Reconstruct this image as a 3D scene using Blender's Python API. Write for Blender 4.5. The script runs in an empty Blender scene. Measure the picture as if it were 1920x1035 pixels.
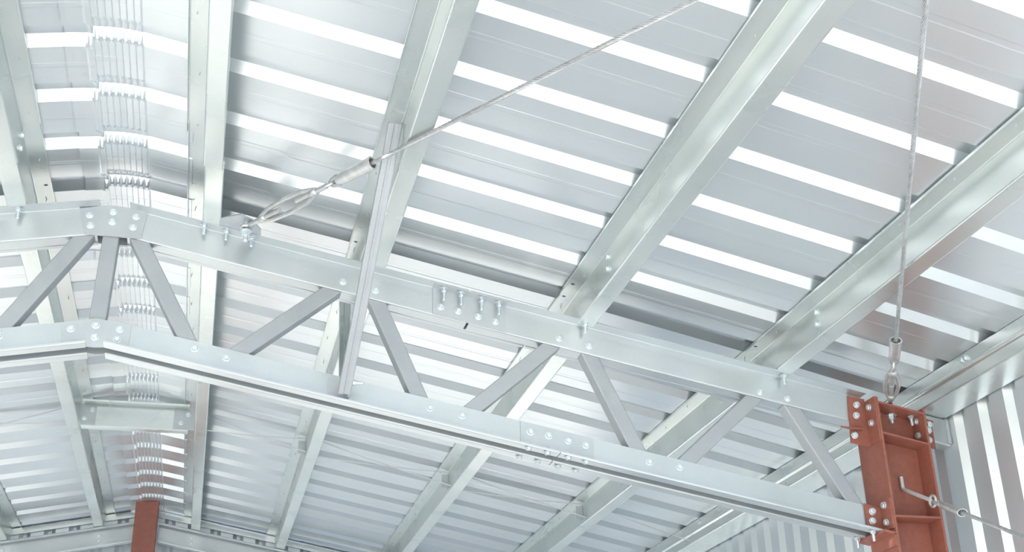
import bpy, bmesh, math, random
from mathutils import Vector, Matrix
random.seed(7)
scene = bpy.context.scene
COL = scene.collection

# ------------------------------------------------------------------ key sizes (metres)
T = 0.1928            # roof slope, tan(angle); ridge runs along Y at X = 0
H = 0.1453            # top of truss top chord above datum at ridge
W = 0.067             # chord angle flange
WB = 0.062            # bottom chord flange
G = 0.080             # gap between the two chord angles
D = 0.42              # top chord to bottom chord
HB = 0.133            # bottom chord angle height
PH = 0.15             # purlin height
RZ = H + PH           # underside of roof sheet
YB = 6.40             # inner face of the far gable wall
YF = -5.98             # open end behind the camera
YS = -2.85            # roof sheets stop here; unseen roof gap made up to let sun in
XW = 4.14             # inner face of the side wall
FLOOR = -4.1

# ------------------------------------------------------------------ materials
def newmat(name):
    m = bpy.data.materials.new(name); m.use_nodes = True
    nt = m.node_tree
    return m, nt, nt.nodes['Principled BSDF']

def galv(name, c0, c1, metal, r0, r1, scale=9.0, bump=0.0):
    m, nt, b = newmat(name)
    tc = nt.nodes.new('ShaderNodeTexCoord')
    n1 = nt.nodes.new('ShaderNodeTexNoise'); n1.inputs['Scale'].default_value = scale; n1.inputs['Detail'].default_value = 2
    n2 = nt.nodes.new('ShaderNodeTexVoronoi'); n2.inputs['Scale'].default_value = 90
    nt.links.new(tc.outputs['Object'], n1.inputs['Vector']); nt.links.new(tc.outputs['Object'], n2.inputs['Vector'])
    mix = nt.nodes.new('ShaderNodeMix'); mix.data_type = 'FLOAT'; mix.inputs[0].default_value = 0.10
    nt.links.new(n1.outputs['Fac'], mix.inputs[2]); nt.links.new(n2.outputs['Color'], mix.inputs[3])
    r = nt.nodes.new('ShaderNodeValToRGB'); r.color_ramp.elements[0].position = .3; r.color_ramp.elements[1].position = .7
    r.color_ramp.elements[0].color = (*c0, 1); r.color_ramp.elements[1].color = (*c1, 1)
    nt.links.new(mix.outputs[0], r.inputs['Fac']); nt.links.new(r.outputs['Color'], b.inputs['Base Color'])
    mr = nt.nodes.new('ShaderNodeMapRange'); mr.inputs['To Min'].default_value = r0; mr.inputs['To Max'].default_value = r1
    nt.links.new(n1.outputs['Fac'], mr.inputs['Value']); nt.links.new(mr.outputs['Result'], b.inputs['Roughness'])
    b.inputs['Metallic'].default_value = metal
    if bump:
        bp = nt.nodes.new('ShaderNodeBump'); bp.inputs['Strength'].default_value = bump; bp.inputs['Distance'].default_value = .01
        nt.links.new(n1.outputs['Fac'], bp.inputs['Height']); nt.links.new(bp.outputs['Normal'], b.inputs['Normal'])
    return m

M_SHEET = galv('galvanized roof sheet', (.67,.715,.745), (.71,.755,.785), .76, .27, .31, .8)
M_WALL  = galv('galvanized wall sheet', (.66,.73,.78), (.72,.78,.83), .65, .34, .40, 1.2)
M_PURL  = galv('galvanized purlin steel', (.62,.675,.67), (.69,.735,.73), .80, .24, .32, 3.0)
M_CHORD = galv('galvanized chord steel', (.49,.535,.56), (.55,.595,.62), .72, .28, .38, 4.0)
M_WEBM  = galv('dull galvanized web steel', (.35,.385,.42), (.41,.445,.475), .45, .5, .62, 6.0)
M_PLATE = galv('galvanized plate steel', (.46,.50,.53), (.52,.56,.585), .65, .36, .48, 8.0)
M_ZINC  = galv('bright zinc bolt', (.60,.68,.72), (.72,.78,.82), .75, .30, .40, 30.0)
M_STRAP = galv('light galvanized strap', (.52,.54,.56), (.60,.62,.64), .3, .5, .6, 5.0)
M_ROPE  = galv('steel wire rope', (.38,.40,.42), (.50,.52,.54), .60, .35, .45, 40.0)
M_FORG  = galv('forged galvanized fitting', (.50,.52,.53), (.64,.66,.66), .65, .32, .45, 25.0)

def primer():
    m, nt, b = newmat('red oxide primer')
    tc = nt.nodes.new('ShaderNodeTexCoord')
    n1 = nt.nodes.new('ShaderNodeTexNoise'); n1.inputs['Scale'].default_value = 28; n1.inputs['Detail'].default_value = 8; n1.inputs['Roughness'].default_value = .85
    nt.links.new(tc.outputs['Object'], n1.inputs['Vector'])
    r = nt.nodes.new('ShaderNodeValToRGB'); e = r.color_ramp.elements
    e[0].position = .32; e[0].color = (.235, .082, .060, 1); e[1].position = .7; e[1].color = (.33, .122, .090, 1)
    nt.links.new(n1.outputs['Fac'], r.inputs['Fac']); nt.links.new(r.outputs['Color'], b.inputs['Base Color'])
    b.inputs['Roughness'].default_value = .5
    return m
M_RED = primer()

def concrete(name, c0, c1, scale):
    m, nt, b = newmat(name)
    tc = nt.nodes.new('ShaderNodeTexCoord')
    n1 = nt.nodes.new('ShaderNodeTexNoise'); n1.inputs['Scale'].default_value = scale; n1.inputs['Detail'].default_value = 8
    nt.links.new(tc.outputs['Object'], n1.inputs['Vector'])
    r = nt.nodes.new('ShaderNodeValToRGB'); e = r.color_ramp.elements
    e[0].position = .3; e[0].color = (*c0, 1); e[1].position = .7; e[1].color = (*c1, 1)
    nt.links.new(n1.outputs['Fac'], r.inputs['Fac']); nt.links.new(r.outputs['Color'], b.inputs['Base Color'])
    b.inputs['Roughness'].default_value = .85
    return m
M_FLOOR = concrete('pale concrete', (.70,.69,.66), (.78,.77,.73), 1.2)
M_GROUND = concrete('pale gravel yard', (.74,.70,.60), (.82,.78,.68), 1.5)

# ------------------------------------------------------------------ object helpers
ROOTLOC = {}
def rootloc(o):
    while o.parent: o = o.parent
    return Vector(o.location)

def obj(name, bm, mat, parent=None, label=None):
    """link a bmesh made in world coordinates as ONE mesh object"""
    bmesh.ops.recalc_face_normals(bm, faces=bm.faces[:])
    me = bpy.data.meshes.new(name)
    if parent is not None:
        bmesh.ops.translate(bm, verts=bm.verts[:], vec=-rootloc(parent))
    bm.to_mesh(me); bm.free()
    me.materials.append(mat)
    o = bpy.data.objects.new(name, me); COL.objects.link(o)
    if parent is not None: o.parent = parent
    if label: o['label'] = label
    return o

def thing(name, label, cat, loc=(0,0,0), group=None):
    o = bpy.data.objects.new(name, None); COL.objects.link(o)
    o.location = loc; o.empty_display_size = .1
    return tag(o, label, cat, group)

def tag(o, label, cat, group=None):
    o['label'] = label; o['category'] = cat
    if group: o['group'] = group
    return o

def struct(name, bm, mat):
    o = obj(name, bm, mat); o['kind'] = 'structure'
    return o

def smooth(o, ang=35):
    for p in o.data.polygons: p.use_smooth = True
    o.data.set_sharp_from_angle(angle=math.radians(ang))
    return o

# ------------------------------------------------------------------ mesh helpers
def prism(bm, poly, f0, f1):
    """poly: 2D points; f0/f1 map a 2D point to the two end positions"""
    a = [bm.verts.new(f0(p)) for p in poly]; b = [bm.verts.new(f1(p)) for p in poly]
    n = len(poly)
    for i in range(n):
        bm.faces.new((a[i], a[(i+1) % n], b[(i+1) % n], b[i]))
    bm.faces.new(a[::-1]); bm.faces.new(b)

def quadbox(bm, c8):
    v = [bm.verts.new(p) for p in c8]
    for f in ((0,3,2,1),(4,5,6,7),(0,1,5,4),(1,2,6,5),(2,3,7,6),(3,0,4,7)):
        bm.faces.new([v[i] for i in f])

def box(bm, x0, x1, y0, y1, z0, z1, shear=False):
    s = (lambda x: -T*abs(x)) if shear else (lambda x: 0.0)
    quadbox(bm, [(x0,y0,z0+s(x0)),(x1,y0,z0+s(x1)),(x1,y1,z0+s(x1)),(x0,y1,z0+s(x0)),
                 (x0,y0,z1+s(x0)),(x1,y0,z1+s(x1)),(x1,y1,z1+s(x1)),(x0,y1,z1+s(x0))])

def sheetpoly(pts, t, r=0.0, seg=3, side=0.0):
    """closed outline of a bent sheet of thickness t following the polyline pts, with bend radius r"""
    P = [Vector(p) for p in pts]; Q = [P[0]]
    for i in range(1, len(P)-1):
        a, b, c = P[i-1], P[i], P[i+1]
        u = (a-b).normalized(); v = (c-b).normalized()
        ang = math.acos(max(-1, min(1, u.dot(v))))
        if r > 0 and ang < math.pi-.05:
            d = min(r/math.tan(ang/2), (a-b).length*.45, (c-b).length*.45)
            p0, p1 = b+u*d, b+v*d
            for k in range(seg+1):
                s = k/seg
                Q.append(p0*(1-s)**2 + b*2*s*(1-s) + p1*s*s)
        else: Q.append(b)
    Q.append(P[-1])
    L, R = [], []
    for i, q in enumerate(Q):
        d0 = (q-Q[i-1]).normalized() if i > 0 else None
        d1 = (Q[i+1]-q).normalized() if i < len(Q)-1 else None
        if d0 is None: d0 = d1
        if d1 is None: d1 = d0
        n0 = Vector((-d0.y, d0.x)); n1 = Vector((-d1.y, d1.x))
        n = (n0+n1).normalized(); k = 1/max(.35, n.dot(n0))
        L.append(q+n*k*t*(.5+side)); R.append(q-n*k*t*(.5-side))
    return [tuple(p) for p in L+R[::-1]]

def tube(bm, path, r, seg=8, caps=True, rfun=None):
    path = [Vector(p) for p in path]; rings = []
    t0 = (path[1]-path[0]).normalized()
    ref = Vector((0,0,1)) if abs(t0.z) < .9 else Vector((1,0,0))
    nrm = t0.cross(ref).normalized()
    for i, p in enumerate(path):
        a = path[max(0,i-1)]; b = path[min(len(path)-1,i+1)]
        t = (b-a).normalized()
        nrm = (nrm - t*nrm.dot(t)).normalized(); bi = t.cross(nrm)
        rr = rfun(i) if rfun else r
        rings.append([bm.verts.new(p+(nrm*math.cos(2*math.pi*k/seg)+bi*math.sin(2*math.pi*k/seg))*rr) for k in range(seg)])
    for i in range(len(rings)-1):
        for k in range(seg):
            bm.faces.new((rings[i][k], rings[i][(k+1)%seg], rings[i+1][(k+1)%seg], rings[i+1][k]))
    if caps:
        bm.faces.new(rings[0][::-1]); bm.faces.new(rings[-1])

def lathe(bm, o, ax, prof, seg=12, phase=0.0):
    """prof: list of (distance along axis, radius)"""
    o = Vector(o); ax = Vector(ax).normalized()
    ref = Vector((0,0,1)) if abs(ax.z) < .9 else Vector((1,0,0))
    u = ax.cross(ref).normalized(); v = ax.cross(u); rings = []
    for (s, r) in prof:
        rings.append([bm.verts.new(o+ax*s+(u*math.cos(2*math.pi*k/seg+phase)+v*math.sin(2*math.pi*k/seg+phase))*max(r,1e-5)) for k in range(seg)])
    for i in range(len(rings)-1):
        for k in range(seg):
            bm.faces.new((rings[i][k], rings[i][(k+1)%seg], rings[i+1][(k+1)%seg], rings[i+1][k]))
    bm.faces.new(rings[0][::-1]); bm.faces.new(rings[-1])

def torus(bm, c, u, v, R, r, a0=0, a1=2*math.pi, n=20, seg=8):
    c, u, v = Vector(c), Vector(u).normalized(), Vector(v).normalized()
    full = abs(a1-a0-2*math.pi) < 1e-4
    w = u.cross(v); rings = []
    for i in range(n if full else n+1):
        a = a0+(a1-a0)*i/n; e = u*math.cos(a)+v*math.sin(a)
        rings.append([bm.verts.new(c+e*R+(e*math.cos(2*math.pi*k/seg)+w*math.sin(2*math.pi*k/seg))*r) for k in range(seg)])
    m = len(rings)
    for i in range(m if full else m-1):
        for k in range(seg):
            bm.faces.new((rings[i][k], rings[i][(k+1)%seg], rings[(i+1)%m][(k+1)%seg], rings[(i+1)%m][k]))
    if not full:
        bm.faces.new(rings[0][::-1]); bm.faces.new(rings[-1])

# shared bolt meshes: local +Z is the way the head points
def bolt_mesh(name, shank, hr=.0135, hh=.009, nut_off=0.0):
    bm = bmesh.new()
    lathe(bm, (0,0,0), (0,0,1), [(0,.018),(.0022,.018),(.003,.0165)], 16)       # washer
    if shank:
        lathe(bm, (0,0,nut_off+.003), (0,0,1), [(0,hr*.92),(.0015,hr),(.010,hr),(.0115,hr*.9)], 6)
        lathe(bm, (0,0,0), (0,0,1), [(.001,.0075),(shank-.003,.0075),(shank,.006)], 10)
    else:
        lathe(bm, (0,0,.003), (0,0,1), [(0,hr),(hh-.002,hr),(hh,hr*.86),(hh+.0008,hr*.5)], 6)
    bmesh.ops.recalc_face_normals(bm, faces=bm.faces[:])
    me = bpy.data.meshes.new(name); bm.to_mesh(me); bm.free(); me.materials.append(M_ZINC)
    return me
ME_HEAD = bolt_mesh('hex_head', 0)
ME_NUT = bolt_mesh('nut_on_stud', .05)
ME_LONG = bolt_mesh('nut_on_long_stud', .066, nut_off=.010)
ME_BIGHEAD = bolt_mesh('large_hex_head', 0, .0165, .011)

def bolt(parent, me, loc, axis, name='bolt'):
    o = bpy.data.objects.new(name, me); COL.objects.link(o)
    o.parent = parent
    q = Vector((0,0,1)).rotation_difference(Vector(axis).normalized())
    o.rotation_mode = 'QUATERNION'; o.rotation_quaternion = q
    o.location = Vector(loc)-rootloc(parent)
    return o
DOWN = (0,0,-1); FRONT = (0,-1,0)

# ------------------------------------------------------------------ roof sheeting
PIT, PAN, RUN, CRE, CH = .39, .25, .0435, .053, .035
def roof_profile(fine=False):
    """one pitch: (offset along Y, height); starts where the pan starts"""
    if fine:
        return [(0,0),(.014,0),(.060,0),(.106,0),(.112,.0007),(.136,.0007),(.142,0),(.19,0),(PAN-.014,0),(PAN,0),
            (PAN+RUN*.25,CH*.25),(PAN+RUN*.5,CH*.5),(PAN+RUN*.75,CH*.75),(PAN+RUN,CH),(PAN+RUN+CRE,CH),(PAN+RUN*1.25+CRE,CH*.75),(PAN+RUN*1.5+CRE,CH*.5),(PAN+RUN*1.75+CRE,CH*.25)]
    return [(0,0),(.106,0),(.112,.0007),(.136,.0007),(.142,0),(PAN,0),
            (PAN+RUN*.5,CH*.5),(PAN+RUN,CH),(PAN+RUN+CRE,CH),(PAN+RUN*1.5+CRE,CH*.5)]
def skew(x): return .011+.0134*(x-.75)**2 if x > -.05 else .066
def corrugated(bm, xs, zline, y_from, y_to, phase, th=.0012, mod=None):
    pr = roof_profile(mod is not None); st = []
    k = math.floor((y_from-phase)/PIT)
    while phase+k*PIT < y_to:
        for (dy, z) in pr:
            y = phase+k*PIT+dy
            if y_from-.001 <= y <= y_to: st.append((y, z))
        k += 1
    grid = []
    for x in xs:
        row = []
        for (y, z) in st:
            zz = zline(x)+z+(mod(x, z, y+skew(x)) if mod else 0)
            row.append((x, y+skew(x), zz))
        grid.append(row)
    for off in (0, th):
        V = [[bm.verts.new((p[0], p[1], p[2]+off)) for p in row] for row in grid]
        for i in range(len(V)-1):
            for j in range(len(V[0])-1):
                bm.faces.new((V[i][j], V[i][j+1], V[i+1][j+1], V[i+1][j]))
        if off == 0: B = V
    n, m = len(V), len(V[0])
    for j in range(m-1):
        for i in (0, n-1): bm.faces.new((B[i][j], B[i][j+1], V[i][j+1], V[i][j]))
    for i in range(n-1):
        for j in (0, m-1): bm.faces.new((B[i][j], B[i+1][j], V[i+1][j], V[i][j]))
PHASE = -.733
def sheet_line(x): return RZ+.001-T*abs(x)
bm = bmesh.new(); corrugated(bm, [.315, 1.2, 2.2, 3.2, 4.36], sheet_line, YS, YB+.02, PHASE); struct('ceiling', bm, M_SHEET)
bm = bmesh.new(); corrugated(bm, [-4.36, -3.2, -2.2, -1.2, -.10], sheet_line, YS, YB+.02, PHASE); struct('ceiling', bm, M_SHEET)

# crimp-curved ridge sheet
XC0, XC1, NC = -.072, .134, 8
def ridge_line(x):
    a, b = -.15, .19; low = .007*max(0, min(1, (.05-x)/.15))
    if a < x < b:                                   # parabola between the two slopes
        za, zb = -T*abs(a), -T*abs(b); t = (x-a)/(b-a)
        p1 = 2*(0-.25*za-.25*zb)-.0                # control height
        pc = (za+T*(0-a)+zb+T*(b-0))/2
        z = za*(1-t)**2+2*pc*t*(1-t)+zb*t*t
        return RZ-.006+z-low
    return RZ-.006-T*abs(x)-low
def crimp(x, z, y):
    if not (XC0-.004 <= x <= XC1+.004): return 0
    ph = ((x-XC0)/(XC1-XC0)*NC) % 1.0
    notch = max(0, 1-min(ph, 1-ph)/.08)             # sharp fold between two bulges
    bulge = abs(math.sin(math.pi*ph))
    off = (y-RPH-skew(x)+1e-4) % PIT
    edge = min(abs(off), abs(off-PAN), abs(off-PIT))
    if edge < .004: return .010*(1-bulge)-.002      # scalloped edge of the flat
    if off < PAN: return .0024*notch
    if z > CH*.9: return -.003*bulge
    return -.012*bulge*(.5+.5*math.sin(math.pi*z/CH))
RPH = PHASE-.020
xs = [-.155,-.135,-.115,-.095,XC0-.006]
nn = NC*14
xs += [XC0+(XC1-XC0)*i/nn for i in range(nn+1)]
xs += [XC1+.006,.16,.19,.24,.33]
bm = bmesh.new(); corrugated(bm, xs, ridge_line, YS+.05, YB, RPH, mod=crimp)
o = obj('ridge_sheet', bm, M_SHEET)
tag(o, 'crimped galvanized ridge sheet with ribbed bends running along the roof peak', 'roof sheet')

# ------------------------------------------------------------------ walls, floor
def wall_profile(n, start):
    out = []; s = start
    for _ in range(n):
        out += [(s,0),(s+.11,0),(s+.144,.03),(s+.174,.03)]; s += .208
    return out
def wall_x(name, x, sgn, y0, y1, z0, z1, start):
    bm = bmesh.new(); pr = [p for p in wall_profile(80, start) if y0 <= p[0] <= y1]
    poly = [(p[0], x+sgn*p[1]) for p in pr]
    poly = poly+[(a, b+sgn*.0015) for a, b in poly[::-1]]
    prism(bm, poly, lambda p: (p[1], p[0], z0), lambda p: (p[1], p[0], z1))
    return struct(name, bm, M_WALL)
ST = -.262-.208*30
wall_x('wall_right', XW, 1, YF, YB, FLOOR, -.50, ST)
# left wall; unseen openings made up to let sun reach the floor
wall_x('wall_left', -XW, -1, -1.0, 2.2, FLOOR, -.50, ST)
wall_x('wall_left', -XW, -1, 5.7, YB, FLOOR, -.50, ST)
wall_x('wall_left', -XW, -1, 2.2, 5.7, -2.3, -.50, ST)
wall_x('wall_left', -XW, -1, YF, -1.0, -.80, -.50, ST)
DOORX0, DOORX1, DOORZ = -2.6, 3.7, -2.0     # open doorway in the far gable, below the picture
bm = bmesh.new(); pr = [p for p in wall_profile(60, .565-.11-.208*24) if -4.2 <= p[0] <= 4.2]
quads = []
for off in (0, .0015):
    lo = [bm.verts.new((p[0], YB+p[1]+off, DOORZ if DOORX0 < p[0] < DOORX1 else FLOOR)) for p in pr]
    hi = [bm.verts.new((p[0], YB+p[1]+off, RZ-.004-T*abs(p[0]))) for p in pr]
    for i in range(len(pr)-1): bm.faces.new((lo[i], lo[i+1], hi[i+1], hi[i]))
    quads.append((lo, hi))
for i in range(len(pr)-1):
    bm.faces.new((quads[0][1][i], quads[0][1][i+1], quads[1][1][i+1], quads[1][1][i]))
struct('wall_back', bm, M_WALL)
bm = bmesh.new()
for sg in (-1, 1):
    box(bm, *sorted((sg*.001, sg*4.1)), YB-.022, YB-.018, RZ-.066, RZ-.012, True)
    box(bm, *sorted((sg*.001, sg*4.1)), YB-.018, YB-.001, RZ-.016, RZ-.012, True)
struct('trim_1', bm, M_PURL)
bm = bmesh.new()
for sg in (-1, 1):
    box(bm, *sorted((sg*.001, sg*4.36)), YB+.050, YB+.056, RZ-.30, RZ+.065, True)
    box(bm, *sorted((sg*.001, sg*4.36)), YB-.100, YB+.056, RZ+.062, RZ+.067, True)
struct('leak_closure_gable', bm, M_WALL)  # added closure outside the gable, stops sky leaking through the sheet crests
bm = bmesh.new()
for sg in (-1, 1): box(bm, *sorted((sg*4.20, sg*4.206)), YF, YB+.05, -.62, RZ+.03-T*4.2)
struct('leak_closure_eave', bm, M_WALL)  # added fascia behind the eave purlin, blocks light leaking over the wall top
bm = bmesh.new(); box(bm, -4.3, 4.3, YF, YB+.1, FLOOR-.15, FLOOR); struct('floor', bm, M_FLOOR)
bm = bmesh.new(); box(bm, -60, 60, -60, 60, FLOOR-.5, FLOOR-.152)
o = obj('ground', bm, M_GROUND); o['kind'] = 'structure'

# ------------------------------------------------------------------ purlins (Z sections) on the trusses
def purlin(xw, y0, y1, label, group, nest=0.0, holes=(), screws=None, webbolts=()):
    """xw = distance of the purlin web from the ridge (sign = side of the roof)"""
    sg = 1 if xw > 0 else -1
    t = .0025; e = nest
    pts = [(-.080,PH-.016),(-.080,PH-.0015),(0,PH-.0015),(0,.0015),(.080,.0015),(.080,.016)]
    pts = [(u-e, z-e) for (u, z) in pts]                # the lapping piece wraps under the other
    poly = sheetpoly(pts, t, .0065, 3)
    root = thing('purlin', label, 'purlin', (xw, y0, H-T*abs(xw)), group)
    bm = bmesh.new()
    f = lambda y: (lambda p: (xw+sg*p[0], y, H+p[1]-T*(abs(xw)+p[0])))
    prism(bm, poly, f(y0), f(y1))
    o = obj('section', bm, M_PURL, root)
    if holes:
        cb = bmesh.new()
        for (u, y) in holes:
            lathe(cb, (xw+sg*u, y, H+PH-T*(abs(xw)+u)-.03), (0,0,1), [(0,.0095),(.06,.0095)], 14)
        bmesh.ops.translate(cb, verts=cb.verts[:], vec=-rootloc(root))
        bmesh.ops.recalc_face_normals(cb, faces=cb.faces[:])
        cm = bpy.data.meshes.new('cut'); cb.to_mesh(cm); cb.free()
        c = bpy.data.objects.new('cut', cm); COL.objects.link(c); c.parent = root
        md = o.modifiers.new('b', 'BOOLEAN'); md.object = c; md.operation = 'DIFFERENCE'; md.solver = 'EXACT'
        dg = bpy.context.evaluated_depsgraph_get()
        nm = bpy.data.meshes.new_from_object(o.evaluated_get(dg)); o.modifiers.clear()
        o.data = nm; bpy.data.objects.remove(c)
    if screws:
        for y in screws:
            if y0+.02 < y < y1-.02:
                s = bpy.data.objects.new('roofing_screw', ME_TIP); COL.objects.link(s); s.parent = root
                u = -.045+random.uniform(-.012,.012)
                s.location = Vector((xw+sg*u, y, H+PH-.004-T*(abs(xw)+u)))-rootloc(root)
                s.rotation_euler = (random.uniform(-.2,.2), random.uniform(-.2,.2), 0)
    for (u, z, y) in webbolts:
        bolt(root, ME_HEAD, (xw+sg*(-.0015-e), y, H+z-T*abs(xw)), (-sg,0,0))
    return root
bm = bmesh.new(); lathe(bm, (0,0,0), DOWN, [(0,.0022),(.009,.0020),(.015,.0005)], 8)
ME_TIP = bpy.data.meshes.new('screw_tip'); bm.to_mesh(ME_TIP); bm.free(); ME_TIP.materials.append(M_PLATE)

def screw_rows(x): return [PHASE+skew(x)+k*PIT+.06 for k in range(-16, 19)]
HOL = [(-.052,-.125),(-.052,.035)]
NEARG, FARG = 'purlins on the near side of the truss', 'purlins beyond the truss'
for xw, yl, nm, near_lab, far_lab in (
    (.392, -.59, 'second', 'galvanized purlin just right of the ridge sheet, in front of the truss', 'galvanized purlin behind the truss, at the right end of the short ridge strut'),
    (1.160, -.61, 'third', 'galvanized purlin that the upright brace reaches, in front of the truss', 'galvanized purlin behind the truss, passing behind the foot of the upright brace'),
    (2.192, -.02, 'fourth', 'galvanized purlin in front of the truss, in the middle between the two wire ropes', 'galvanized purlin behind the truss, crossing it just left of the bottom chord splice'),
    (3.192, -.52, 'fifth', 'galvanized purlin in front of the truss, crossed by the upright wire rope', 'galvanized purlin behind the truss, crossing it right of the bottom chord splice')):
    wb = ((0,.113,yl-.012),(0,.058,yl-.004)) if nm in ('fifth',) else (((0,.113,-.53),(0,.058,-.52)) if nm == 'fourth' else ())
    purlin(xw, YF+.05, yl, near_lab, NEARG, .006, [h for h in HOL if h[1] < yl-.03], screw_rows(xw), wb)
    purlin(xw, yl-.07, YB-.03, far_lab, FARG, 0, HOL, [y for y in screw_rows(xw) if y > yl])
purlin(-.372, YF+.05, -.45, 'galvanized purlin just left of the ridge sheet, in front of the truss', NEARG, .006, [], screw_rows(-.4), ((0,.113,-.48),(0,.058,-.47)))
purlin(-.372, -.52, YB-.03, 'galvanized purlin behind the truss, at the left end of the short ridge strut', FARG, 0, HOL, [y for y in screw_rows(-.4) if y > -.45])
purlin(-1.160, -1.0, YB-.03, 'galvanized purlin in the lower left corner, second left of the ridge behind the truss', FARG, 0, [], screw_rows(-1.2))

# eave purlin with a rolled bead along its web
def eave_purlin():
    x = 3.978; zb, zt = H, RZ
    root = thing('eave_purlin', 'galvanized eave purlin with a bright rolled bead, lying along the top of right wall', 'purlin', (x, YF+.05, H-T*x))
    def zz(px, zo): return zo-T*px
    pts = [(4.125,zt-.0015),(x,zt-.0015),(x,.233),(x-.012,.226),(x-.012,.211),(x,.204),(x-.002,zb+.0015),(4.128,zb+.0015),(4.128,zb+.018)]
    poly = sheetpoly(pts, .0025, .006, 3)
    bm = bmesh.new()
    prism(bm, poly, lambda p: (p[0], YF+.05, zz(p[0],p[1])), lambda p: (p[0], YB-.03, zz(p[0],p[1])))
    obj('section', bm, M_PURL, root)
    for y in (-.47, -.44, 2.9, 2.93):
        bolt(root, ME_HEAD, (x-.0015, y, .262-T*x), (-1,0,0))
eave_purlin()

# ------------------------------------------------------------------ the truss
truss = thing('roof_truss', 'galvanized lattice truss crossing the whole picture below the purlins', 'truss', (0, G/2, -D-HB))
def chord_poly(back, bottom):
    t = .004
    if not bottom and not back: pts = [(.002-W,H-t/2),(.002,H-t/2),(.002,t/2),(G,t/2)]
    elif not bottom: pts = [(G+.036+W,H-t/2),(G+.006,H-t/2),(G+.006,t/2),(G+.036,t/2)]
    elif not back: pts = [(.002,-D),(.002,-D-HB+t/2),(.002-WB,-D-HB+t/2),(.002-WB,-D-HB+.012)]
    else: pts = [(G-.002,-D),(G-.002,-D-HB+t/2),(G-.002+WB,-D-HB+t/2),(G-.002+WB,-D-HB+.012)]
    return sheetpoly(pts, t, .006, 3)
def chord(name, x0, x1, back, bottom):
    poly = chord_poly(back, bottom); bm = bmesh.new()
    prism(bm, poly, lambda p: (x0, p[0], p[1]-T*abs(x0)), lambda p: (x1, p[0], p[1]-T*abs(x1)))
    return obj(name, bm, M_CHORD, truss)
XE = 3.664
for back in (False, True):
    k = .3 if back else 0
    chord('top_chord', .064, 1.640+k, back, False); chord('top_chord', 1.652+k, XE, back, False)
    chord('top_chord', -1.640, -.066, back, False); chord('top_chord', -XE, -1.652, back, False)
    chord('bottom_chord', .024, 2.060, back, True); chord('bottom_chord', 2.064, XE, back, True)
    chord('bottom_chord', -2.060, -.050, back, True); chord('bottom_chord', -XE, -2.064, back, True)

for sg, xa, xb in ((1,.0,2.060),(1,2.064,XE),(-1,-2.060,-.001),(-1,-XE,-2.064)):  # hidden plate added between the bottom chord angles to keep their gap dark
    bm = bmesh.new(); box(bm, xa, xb, .0045, G-.0045, -D-.018, -D-.013, True); obj('gap_shade_plate', bm, M_CHORD, truss)
def web_member(ax, az, bx, bz, width=.070, ext=.060):
    a, b = Vector((ax,0,az)), Vector((bx,0,bz)); d = (b-a).normalized()
    s = Vector((-d.z,0,d.x))
    y0, y1 = .0005, G-.0045; h = width/2
    sg = 1 if ax+bx > 0 else -1
    def bot(p):
        q = a+s*p[0]+Vector((0,p[1],0)); k = (-D-.012-T*sg*q.x-q.z)/(d.z+T*sg*d.x)
        return q+d*k
    def top(p):                                     # end cut parallel to the top chord, just under it
        q = a+s*p[0]+Vector((0,p[1],0)); k = (-.0015-T*sg*q.x-q.z)/(d.z+T*sg*d.x)
        return q+d*k
    pts = [(-h,y1),(-h,y0+.0055),(h,y0+.0055),(h,y1)]
    poly = sheetpoly(pts, .002, .006, 3); bm = bmesh.new()
    prism(bm, poly, top, bot)
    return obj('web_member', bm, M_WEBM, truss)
WM = [(.112,-.008,.372,-.490),(1.005,-.190,.598,-.533),(1.220,-.246,1.424,-.702),(2.057,-.398,1.658,-.748),
      (2.259,-.453,2.466,-.898),(3.086,-.598,2.698,-.944),(3.296,-.649,3.551,-1.095)]
web_member(-.006,-.017,-.018,-.427)
web_member(-.129,-.033,-.387,-.460)
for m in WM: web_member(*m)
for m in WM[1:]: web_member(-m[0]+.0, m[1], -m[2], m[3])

def plate(name, poly, y0, y1, parent, mat=M_PLATE, label=None):
    bm = bmesh.new(); prism(bm, poly, lambda p: (p[0], y0, p[1]), lambda p: (p[0], y1, p[1]))
    return obj(name, bm, mat, parent, label)
GT = [(-.154,.107),(-.031,.137),(.061,.133),(.142,.114),(.126,-.020),(-.120,-.020)]
GB = [(-.169,-.457),(-.020,-.424),(.129,-.448),(.125,-.545),(.026,-.556),(-.016,-.560),(-.050,-.558),(-.153,-.545)]
def gusset(poly, bolts):
    p = plate('gusset_plate', poly, -.006, -.0002, truss); q = plate('gusset_plate', poly, G+.0002, G+.006, truss)
    for (x, z) in bolts: bolt(p, ME_HEAD, (x, -.006, z), FRONT); bolt(q, ME_HEAD, (x, G+.006, z), (0,1,0))
gusset(GT, [(-.108,.078),(-.099,.027),(-.008,.105),(-.007,.053),(.094,.090),(.086,.035)])
gusset(GB, [(-.121,-.481),(-.020,-.457),(-.018,-.512),(.082,-.468),(.076,-.517)])

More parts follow.
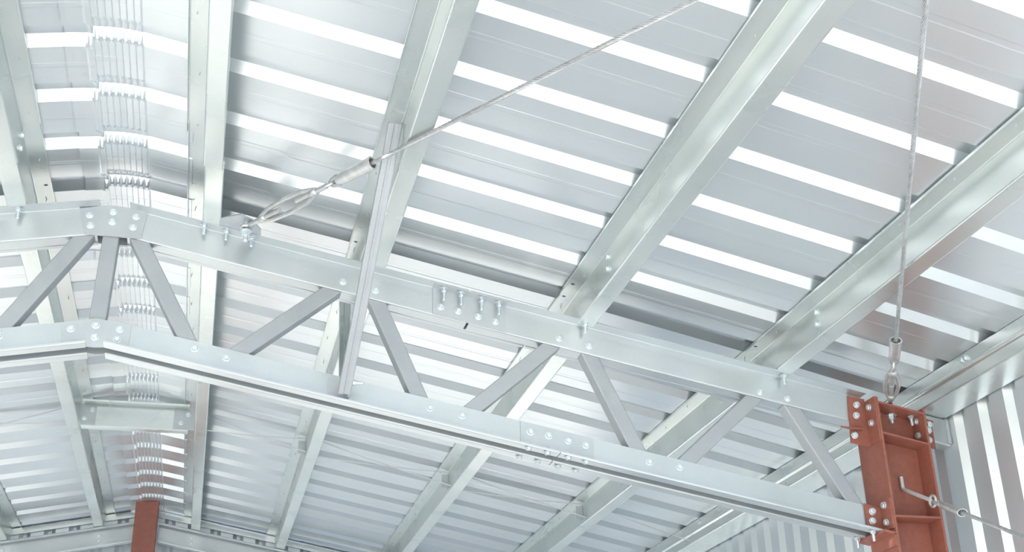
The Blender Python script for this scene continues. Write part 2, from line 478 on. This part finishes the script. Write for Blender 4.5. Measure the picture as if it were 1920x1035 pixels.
# top splice: bent plate inside the angle, studs hanging from the flange part
def sh(x, z): return (x, z-T*x)
def splice_top():
    x0, x1 = 1.478, 1.832
    poly = [sh(x0, .002), sh(x1, .002), sh(x1, H-.006), sh(x0, H-.006)]
    p = plate('splice_plate', poly, -.0055, -.0002, truss)
    bm = bmesh.new(); box(bm, x0, x1, -W+.004, -.0055, H-.0095, H-.0045, True); obj('flange_plate', bm, M_PLATE, p)
    for (x, z) in ((1.516,-.244),(1.601,-.259),(1.698,-.280),(1.782,-.299)): bolt(p, ME_HEAD, (x,-.0055,z), FRONT)
    for x in (1.526, 1.609, 1.708, 1.793): bolt(p, ME_LONG, (x,-.036,H-.0095-T*x), DOWN)
splice_top()
def splice_bottom():
    x0, x1 = 1.892, 2.242
    poly = [sh(x0, -D-HB+.006), sh(x1, -D-HB+.006), sh(x1, -D-.001), sh(x0, -D-.001)]
    p = plate('splice_plate', poly, -.0055, -.0002, truss)
    bm = bmesh.new(); box(bm, x0, x1, -WB+.006, -.0055, -D-HB+.0045, -D-HB+.009, True); obj('flange_plate', bm, M_PLATE, p)
    q = plate('splice_plate', poly, G+.0002, G+.0055, truss)
    bm = bmesh.new(); box(bm, x0, x1, G+.0055, G+WB-.006, -D-HB+.0045, -D-HB+.009, True); obj('flange_plate', bm, M_PLATE, q)
    for (x, z) in ((1.938,-.838),(2.025,-.852),(2.119,-.871),(2.203,-.888)):
        bolt(p, ME_HEAD, (x,-.0055,z), FRONT)
    for x in (1.919, 2.007, 2.105, 2.190):
        bolt(p, ME_HEAD, (x,-.036,-D-HB-T*x), DOWN); bolt(p, ME_HEAD, (x,-.036,-D-HB+.009-T*x), (0,0,1))
        bolt(q, ME_HEAD, (x-.006,G+.036,-D-HB-T*x), DOWN)
splice_bottom()

for (x, z) in ((.408,-.534),(.547,-.568),(1.468,-.748),(1.618,-.775),(2.663,-.970),(2.514,-.952),
               (1.051,-.151),(1.205,-.183),(2.096,-.359),(2.246,-.387),(3.120,-.568),(3.264,-.592)):
    bolt(truss, ME_HEAD, (x, 0, z), FRONT)
    bolt(truss, ME_HEAD, (-x, 0, z), FRONT)
for x in (-.406, .401, .502, .618, 2.219, 3.239):
    bolt(truss, ME_NUT, (x, -.036, H-.004-T*abs(x)), DOWN)
# little triangular plate on the flange that takes the wire rope
bm = bmesh.new()
tri = [(.430,-.062),(.474,-.135),(.560,-.225),(.612,-.200),(.655,-.120),(.660,-.004),(.440,-.004)]
prism(bm, tri, lambda p: (p[0],p[1],H+.0005-T*p[0]), lambda p: (p[0],p[1],H+.0065-T*p[0]))
obj('anchor_plate', bm, M_PLATE, truss)

# ------------------------------------------------------------------ red columns
def steel_column():
    x0, x1, yc, b = 3.687, 3.950, .010, .228
    y0, y1 = yc-b/2, yc+b/2; tf = .012
    root = thing('steel_column', 'red primed steel column carrying the truss beside the right wall', 'column', ((x0+x1)/2, yc, FLOOR))
    def zt(x): return .120-T*x
    for xa, xb in ((x0, x0+tf), (x1-tf, x1)):
        bm = bmesh.new(); quadbox(bm, [(xa,y0,FLOOR),(xb,y0,FLOOR),(xb,y1,FLOOR),(xa,y1,FLOOR),(xa,y0,zt(xa)),(xb,y0,zt(xb)),(xb,y1,zt(xb)),(xa,y1,zt(xa))])
        obj('flange', bm, M_RED, root)
    bm = bmesh.new(); box(bm, x0+tf, x1-tf, yc-.004, yc+.004, FLOOR, -.56-T*.0); 
    for v in bm.verts:
        if v.co.z > -1: v.co.z = .09-T*v.co.x
    obj('web', bm, M_RED, root)
    bm = bmesh.new(); box(bm, x0+tf, x1-tf, y0, y1, .090, .100, True); cap = obj('cap_plate', bm, M_RED, root)
    bolt(cap, ME_NUT, (3.905, -.045, .090-T*3.905), DOWN)
    for z0s, slope in ((-.062, True), (-1.188, False)):
        for ya, yb in ((y0+.001, yc-.004), (yc+.004, y1-.001)):
            bm = bmesh.new()
            box(bm, x0+tf, x1-tf, ya, yb, z0s-.005, z0s+.005, slope); obj('stiffener_plate', bm, M_RED, root)
    for (z, y) in ((-.668,-.035),(-.742,-.035)):
        bolt(root, ME_BIGHEAD, (x1-tf, y, z-.018), (-1,0,0))
    # upper connection angle on the truss side
    bm = bmesh.new()
    P = [(3.592,-.560),(x0-.008,-.575),(x0-.008,-.822),(3.574,-.806)]
    prism(bm, P, lambda p: (p[0],-.010,p[1]), lambda p: (p[0],-.0005,p[1]))
    box(bm, x0-.009, x0-.0002, y0+.002, -.0005, -.815, -.590)
    a = obj('connection_angle', bm, M_RED, root)
    for (x, z) in ((3.632,-.608),(3.622,-.664),(3.597,-.768)): bolt(a, ME_BIGHEAD, (x,-.010,z), FRONT)
    for z in (-.632,-.713): bolt(a, ME_BIGHEAD, (x0-.009,-.050,z), (-1,0,0))
    bm = bmesh.new(); F = [(3.503,-.050),(3.640,-.034),(3.640,-.0105),(3.600,-.0105)]
    prism(bm, F, lambda p: (p[0],p[1],-.744), lambda p: (p[0],p[1],-.736)); obj('seat_plate', bm, M_RED, root)
    # lower connection angle and seat
    bm = bmesh.new(); P = [(3.596,-1.108),(x0-.008,-1.128),(x0-.008,-1.232),(3.596,-1.214)]
    prism(bm, P, lambda p: (p[0],-.010,p[1]), lambda p: (p[0],-.0005,p[1]))
    box(bm, x0-.009, x0-.0002, y0+.002, -.0005, -1.245, -1.100)
    a = obj('connection_angle', bm, M_RED, root)
    for (x, z) in ((3.633,-1.148),(3.627,-1.194)): bolt(a, ME_BIGHEAD, (x,-.010,z), FRONT)
    for z in (-1.126,-1.209): bolt(a, ME_BIGHEAD, (x0-.009,-.052,z), (-1,0,0))
    bm = bmesh.new(); box(bm, 3.628, x0, y0, y1+.03, -D-HB-.013, -D-HB-.001, True)
    box(bm, x0-.009, x0-.0002, y0, y1, -1.330, -1.272)
    s = obj('seat_plate', bm, M_RED, root)
    # outer connection plate towards the wall
    bm = bmesh.new(); P = [(x1,-.645),(4.052,-.668),(4.040,-.700),(4.040,-.815),(x1,-.800)]
    prism(bm, P, lambda p: (p[0],-.0105,p[1]), lambda p: (p[0],-.0015,p[1]))
    a = obj('connection_angle', bm, M_RED, root)
    for (x, z) in ((4.022,-.690),(4.012,-.722),(4.006,-.772)): bolt(a, ME_BIGHEAD, (x,-.0105,z), FRONT)
    # base plate
    bm = bmesh.new(); box(bm, x0-.06, x1+.06, y0-.05, y1+.05, FLOOR, FLOOR+.02); obj('base_plate', bm, M_RED, root)
    return root
steel_column()
for x, y in ((3.606,-.036),(3.606,G+.036)):
    bolt(truss, ME_NUT, (x, y, -D-HB-T*x), DOWN)

# stub of chord between column and wall
stub = thing('eave_bracket', 'short galvanized channel stub between the red column and the right wall', 'bracket', (4.05, G/2, -.80))
bm = bmesh.new()
poly = sheetpoly([(W,H-.002),(.002,H-.002),(.002,.002),(W,.002)], .004, .012, 4)
prism(bm, poly, lambda p: (3.952,p[0],p[1]-T*3.952), lambda p: (4.132,p[0],p[1]-T*4.132))
obj('channel', bm, M_CHORD, stub)
bm = bmesh.new(); box(bm, 4.118, 4.134, -.012, .001, .012, H-.004, True); obj('end_lip', bm, M_CHORD, stub)

def far_column():
    root = thing('steel_column', 'red primed steel column under the ridge at the far gable wall', 'column', (-.005, 6.08, FLOOR))
    for ya in (6.02, 6.175):
        bm = bmesh.new(); box(bm, -.103, .093, ya, ya+.010, FLOOR, RZ-.036); obj('flange', bm, M_RED, root)
    bm = bmesh.new(); box(bm, -.010, 0, 6.03, 6.175, FLOOR, RZ-.036); obj('web', bm, M_RED, root)
    bm = bmesh.new(); box(bm, -.103, .093, 6.02, 6.185, RZ-.036, RZ-.028); obj('cap_plate', bm, M_RED, root)
    bm = bmesh.new(); box(bm, -.16, .15, 5.97, 6.24, FLOOR, FLOOR+.02); obj('base_plate', bm, M_RED, root)
far_column()

def gable_rafter(sg, lab):
    root = thing('gable_rafter', lab, 'rafter', (sg*2, 6.25, H-.18-T*2), 'gable rafters')
    yw, f = 6.262, .062
    poly = sheetpoly([(yw-f,H-.018),(yw-f,H-.002),(yw,H-.002),(yw,-.036),(yw-f,-.036),(yw-f,-.022)], .003, .006, 3)
    bm = bmesh.new(); xa, xb = sg*.105, sg*4.05
    prism(bm, poly, lambda p: (xa,p[0],p[1]-T*abs(xa)), lambda p: (xb,p[0],p[1]-T*abs(xb)))
    obj('channel', bm, M_CHORD, root)
    for x in (.40, 1.2, 2.2):
        for z in (.075, .028): bolt(root, ME_HEAD, (sg*x, yw-.0015, z-T*x), FRONT)
gable_rafter(1, 'galvanized rafter along the far gable, right of the far red column')
gable_rafter(-1, 'galvanized rafter along the far gable, left of the far red column')

# ------------------------------------------------------------------ ridge strut between the two ridge purlins
root = thing('ridge_strut', 'short galvanized channel strut joining the two ridge purlins behind the truss', 'strut', (0, 3.10, .04))
ys = 3.10
poly = sheetpoly([(ys-.055,.198),(ys-.055,.214),(ys,.214),(ys,.040),(ys+.070,.040),(ys+.070,.054)], .0025, .006, 3)
bm = bmesh.new(); prism(bm, poly, lambda p: (-.352,p[0],p[1]), lambda p: (.346,p[0],p[1])); obj('channel', bm, M_PURL, root)
for xa, xb in ((-.3685,-.262), (.246,.3885)):
    bm = bmesh.new(); box(bm, xa, xb, ys-.0055, ys-.0015, .046, .196); c = obj('cleat_plate', bm, M_PLATE, root)
    xm = (xa+xb)/2
    bolt(c, ME_HEAD, (xm-.02, ys-.0055, .095), FRONT); bolt(c, ME_HEAD, (xm+.025, ys-.0055, .155), FRONT)

# ------------------------------------------------------------------ thin crossed straps between purlins (mid bay)
def strap(x0, zo0, x1, zo1, y, lab):
    bm = bmesh.new()
    a, b = Vector((x0, y, H+zo0-T*abs(x0))), Vector((x1, y, H+zo1-T*abs(x1)))
    n = 10; rows = []
    for i in range(n+1):
        t = i/n; p = a.lerp(b, t); p.z -= .012*math.sin(math.pi*t)
        rows.append([bm.verts.new(p+Vector((0,dy,dz))) for dy, dz in ((-.011,0),(.011,0),(.011,.0012),(-.011,.0012))])
    for i in range(n):
        for k in range(4): bm.faces.new((rows[i][k], rows[i][(k+1)%4], rows[i+1][(k+1)%4], rows[i+1][k]))
    bm.faces.new(rows[0][::-1]); bm.faces.new(rows[-1])
    o = obj('bracing_strap', bm, M_STRAP); tag(o, lab, 'strap', 'crossed straps between the far purlins')
webs = [.392, 1.160, 2.192, 3.192]
names = ['in the bay next to the ridge strut', 'in the second bay right of the ridge strut', 'in the third bay right of the ridge strut']
for i in range(3):
    a, b = webs[i]+.004, webs[i+1]-.004
    strap(a, .135, b, .020, 3.13, 'thin steel strap falling to the right, '+names[i])
    strap(a, .020, b, .135, 3.20, 'thin steel strap nearly level, '+names[i])
strap(3.196, .135, 3.972, .030, 3.13, 'thin steel strap running down to the eave purlin')
strap(-1.156, .020, -.376, .135, 3.13, 'thin steel strap left of the ridge strut, falling to the left')
strap(-1.156, .135, -.376, .020, 3.20, 'thin steel strap left of the ridge strut, nearly level')
for x, lab in ((1.160,'small steel clip where straps meet the purlin behind the upright brace'), (2.192,'small steel clip on the web of the purlin below the bottom chord splice'), (3.192,'small steel clip on the far purlin near the right wall')):
    bm = bmesh.new(); box(bm, x-.052, x-.0022, 3.215, 3.218, H+.03-T*x, H+.125-T*x)
    box(bm, x-.0050, x-.0022, 3.218, 3.27, H+.03-T*x, H+.125-T*x)
    o = obj('strap_clip', bm, M_PLATE); tag(o, lab, 'clip', 'strap clips')

# ------------------------------------------------------------------ knee braces from bottom chord up to the purlin
def knee_brace(a, b, lab, front):
    a, b = Vector(a), Vector(b); d = (b-a).normalized()
    root = thing('knee_brace', lab, 'brace', a, 'knee braces')
    u = Vector((1,0,0)); u = (u-d*u.dot(d)).normalized(); v = d.cross(u)
    if v.y > 0: v = -v
    # lipped channel with a shallow groove in its face
    pts = [(-.027,-.022),(-.027,0),(-.006,0),(-.003,-.003),(.006,-.003),(.009,0),(.027,0),(.027,-.022)]
    poly = sheetpoly(pts, .002, .004, 2); bm = bmesh.new()
    prism(bm, poly, lambda p: a+u*p[0]+v*p[1], lambda p: b+u*p[0]+v*p[1])
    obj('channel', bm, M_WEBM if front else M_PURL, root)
    if front:
        bm = bmesh.new(); box(bm, 1.000, 1.092, -.006, -.0006, -D-HB+.014, -D-.020, True)
        box(bm, 1.083, 1.089, -.075, -.006, -D-HB+.02, -D-.03, True)
        c = obj('clip_angle', bm, M_PLATE, root)
        bolt(root, ME_NUT, (a.x+.030, a.y-.012, a.z+.052), (1,0,0))
    return root
knee_brace((1.068,-.085,-.735), (1.120,-1.127,.040), 'upright galvanized brace rising in front of the truss from bottom chord to purlin', True)
knee_brace((1.100,.170,-.700), (1.116,.517,.030), 'galvanized brace behind the truss, lying along the purlin just left of upright brace', False)

# ------------------------------------------------------------------ wire ropes with turnbuckles
def wire_rope(o0, d, s0, s1, lab, parts, r=.0095, side=None):
    o0, d = Vector(o0), Vector(d).normalized()
    root = thing('bracing_cable', lab, 'cable', o0, 'bracing cables')
    if side is None:
        view = (o0-Vector((.518,-5.248,-2.530))).normalized()
        side = d.cross(view).normalized()
    side = (Vector(side)-d*Vector(side).dot(d)).normalized(); up = d.cross(side)
    def P(s, a=0, b=0): return o0+d*s+side*a+up*b
    # rope: core and six laid strands
    bm = bmesh.new(); L = s1-s0; pitch = .115; n = int(L/pitch*10); rs = r*.36
    tube(bm, [P(s0), P(s1)], r*.45, 6)
    for k in range(6):
        tube(bm, [P(s0+L*i/n, math.cos(2*math.pi*(i/10+k/6))*r*.64, math.sin(2*math.pi*(i/10+k/6))*r*.64) for i in range(n+1)], rs, 5)
    smooth(obj('rope', bm, M_ROPE, root), 60)
    sl0, sl1, ring = parts['sleeve'][0], parts['sleeve'][1], parts['ring']
    # pressed sleeve, open at the rope end
    bm = bmesh.new(); n = 16; rings = []
    for (s, k) in ((sl0,.62),(sl0+(sl1-sl0)*.12,.95),(sl0+(sl1-sl0)*.5,1.0),(sl1-.01,1.05),(sl1,1.12),(sl1,.86),(sl1-.03,.80)):
        rings.append([bm.verts.new(P(s, math.cos(2*math.pi*i/n)*.026*k, math.sin(2*math.pi*i/n)*.017*k)) for i in range(n)])
    for i in range(len(rings)-1):
        for j in range(n): bm.faces.new((rings[i][j], rings[i][(j+1)%n], rings[i+1][(j+1)%n], rings[i+1][j]))
    bm.faces.new(rings[0][::-1]); bm.faces.new(rings[-1])
    smooth(obj('pressed_sleeve', bm, M_FORG, root), 45)
    # rope loop from sleeve to ring
    bm = bmesh.new(); m = 14; pts = []
    ls = sl0-ring
    for i in range(m+1):
        a = math.pi*i/m
        pts.append(P(ring-.004+(ls+.02)*(1-math.sin(a)), .017*math.cos(a)))
    tube(bm, pts, r*.95, 8); smooth(obj('rope_loop', bm, M_ROPE, root), 60)
    # eye ring the loop hangs in
    bm = bmesh.new(); torus(bm, P(ring-.012), d, up, .026, .0065, n=22); smooth(obj('eye_ring', bm, M_FORG, root), 60)
    if 'body' in parts:
        b0, b1 = parts['body']
        tb = bmesh.new()
        for sg in (-1, 1):
            tube(tb, [P(b0-.01, sg*.010), P(b0+.02, sg*.017), P(b0+.07, sg*.026), P((b0+b1)/2, sg*.032), P(b1-.07, sg*.026), P(b1-.02, sg*.017), P(b1+.01, sg*.010)], .0105, 8)
        for (sa, sb) in ((b0-.025, b0+.025), (b1-.025, b1+.025)):
            lathe(tb, P(sa), d, [(0,.012),(.006,.018),(sb-sa-.006,.018),(sb-sa,.012)], 12)
        body = smooth(obj('turnbuckle', tb, M_FORG, root), 45)
        for sa, sb in ((parts['foot'], b0+.14), (b1-.13, ring-.03)):
            tube_b = bmesh.new(); n2 = max(12, int((sb-sa)/.008))
            tube(tube_b, [P(sa+(sb-sa)*i/n2) for i in range(n2+1)], .012, 10, rfun=lambda i: .0122 if i % 2 else .0108)
            smooth(obj('threaded_rod', tube_b, M_FORG, body), 40)
    else:
        tube_b = bmesh.new(); tube(tube_b, [P(parts['foot']), P(ring-.03)], .0095, 10); smooth(obj('hook_rod', tube_b, M_STRAP, root), 45)
    return root, P
A0 = (.588,-.159,.012); dA = (.476,-.875,-.092)
LA = 5.86/.875
rA, PA = wire_rope(A0, dA, .74, LA, 'wire rope running from the truss near the ridge up to the top edge', dict(sleeve=(.715,.965), ring=.675, body=(.140,.545), foot=.02))
bm = bmesh.new(); torus(bm, Vector(A0)+Vector((0,0,-.004)), (1,0,0), (0,1,0), .021, .009); smooth(obj('anchor_eye', bm, M_FORG, rA), 60)
bm = bmesh.new(); lathe(bm, Vector(A0)+Vector((0,0,.040)), DOWN, [(0,.011),(.110,.011),(.114,.009)], 12)
lathe(bm, Vector(A0)+Vector((0,0,-.020)), DOWN, [(0,.026),(.005,.026)], 16)
lathe(bm, Vector(A0)+Vector((0,0,-.025)), DOWN, [(0,.020),(.022,.020)], 6); obj('anchor_bolt', bm, M_ZINC, rA)
B0 = (3.822,.0,-.612); dB = (-.453,-.887,.082)
rB, PB = wire_rope(B0, dB, .68, 5.95/.887, 'upright wire rope rising from the top of the red column to the top edge', dict(sleeve=(.600,.800), ring=.555, body=(.150,.440), foot=-.0))
bm = bmesh.new(); lathe(bm, Vector(B0)+Vector((0,0,.030)), DOWN, [(0,.012),(.105,.012),(.110,.009)], 12)
lathe(bm, Vector(B0)+Vector((0,0,-.034)), DOWN, [(0,.030),(.006,.030)], 16)
lathe(bm, Vector(B0)+Vector((0,0,-.040)), DOWN, [(0,.021),(.020,.021)], 6); obj('anchor_bolt', bm, M_ZINC, rB)
C0 = (3.818,-.014,-1.032); dC = (0,-.894,-.448)
rC, PC = wire_rope(C0, dC, .335, 6.5, 'wall bracing wire rope leaving the red column toward the lower right corner', dict(sleeve=(.320,.495), ring=.270, foot=.0), side=(1,0,0))
bm = bmesh.new(); tube(bm, [PC(.02), PC(.0), PC(-.004)+Vector((0,0,.012)), PC(-.004)+Vector((0,0,.062))], .0095, 10); obj('hook_end', bm, M_STRAP, rC)

# ------------------------------------------------------------------ light: daylight through the open end and the made-up roof and side openings
w = bpy.data.worlds.new('sky'); scene.world = w; w.use_nodes = True
nt = w.node_tree; bg = nt.nodes['Background']
sky = nt.nodes.new('ShaderNodeTexSky'); sky.sky_type = 'NISHITA'
sky.sun_disc = False; sky.sun_elevation = math.radians(42); sky.sun_rotation = math.radians(-115); sky.air_density = 1.0; sky.dust_density = 2.5
nt.links.new(sky.outputs['Color'], bg.inputs['Color']); bg.inputs['Strength'].default_value = .42
sun = bpy.data.lights.new('sun', 'SUN'); sun.energy = 12.0; sun.angle = math.radians(.6); sun.color = (1, .965, .90)
so = bpy.data.objects.new('sun', sun); COL.objects.link(so)
so.rotation_mode = 'QUATERNION'; so.rotation_quaternion = Vector((0,0,-1)).rotation_difference(Vector((.88,.085,-.41)).normalized())

# ------------------------------------------------------------------ camera
FPX, YAW, PIT_, ROLL = 2291.1314, .2522, .4292, -.0239
f = Vector((math.sin(YAW)*math.cos(PIT_), math.cos(YAW)*math.cos(PIT_), math.sin(PIT_)))
r = Vector((math.cos(YAW), -math.sin(YAW), 0)); u = r.cross(f)
r2 = r*math.cos(ROLL)+u*math.sin(ROLL); u2 = -r*math.sin(ROLL)+u*math.cos(ROLL)
cam = bpy.data.cameras.new('camera'); cam.sensor_width = 36; cam.lens = FPX/1920*36; cam.clip_start = .05
co = bpy.data.objects.new('camera', cam); COL.objects.link(co)
Rm = Matrix((r2, u2, -f)).transposed().to_4x4(); Rm.translation = Vector((.5176,-5.2475,-2.5297))
co.matrix_world = Rm; scene.camera = co

scene.view_settings.view_transform = 'Standard'; scene.view_settings.look = 'None'
scene.view_settings.gamma = 1; scene.view_settings.use_curve_mapping = False
scene.view_settings.exposure = -0.04
scene.cycles.use_denoising = True
scene.cycles.max_bounces = 16; scene.cycles.diffuse_bounces = 8; scene.cycles.glossy_bounces = 8
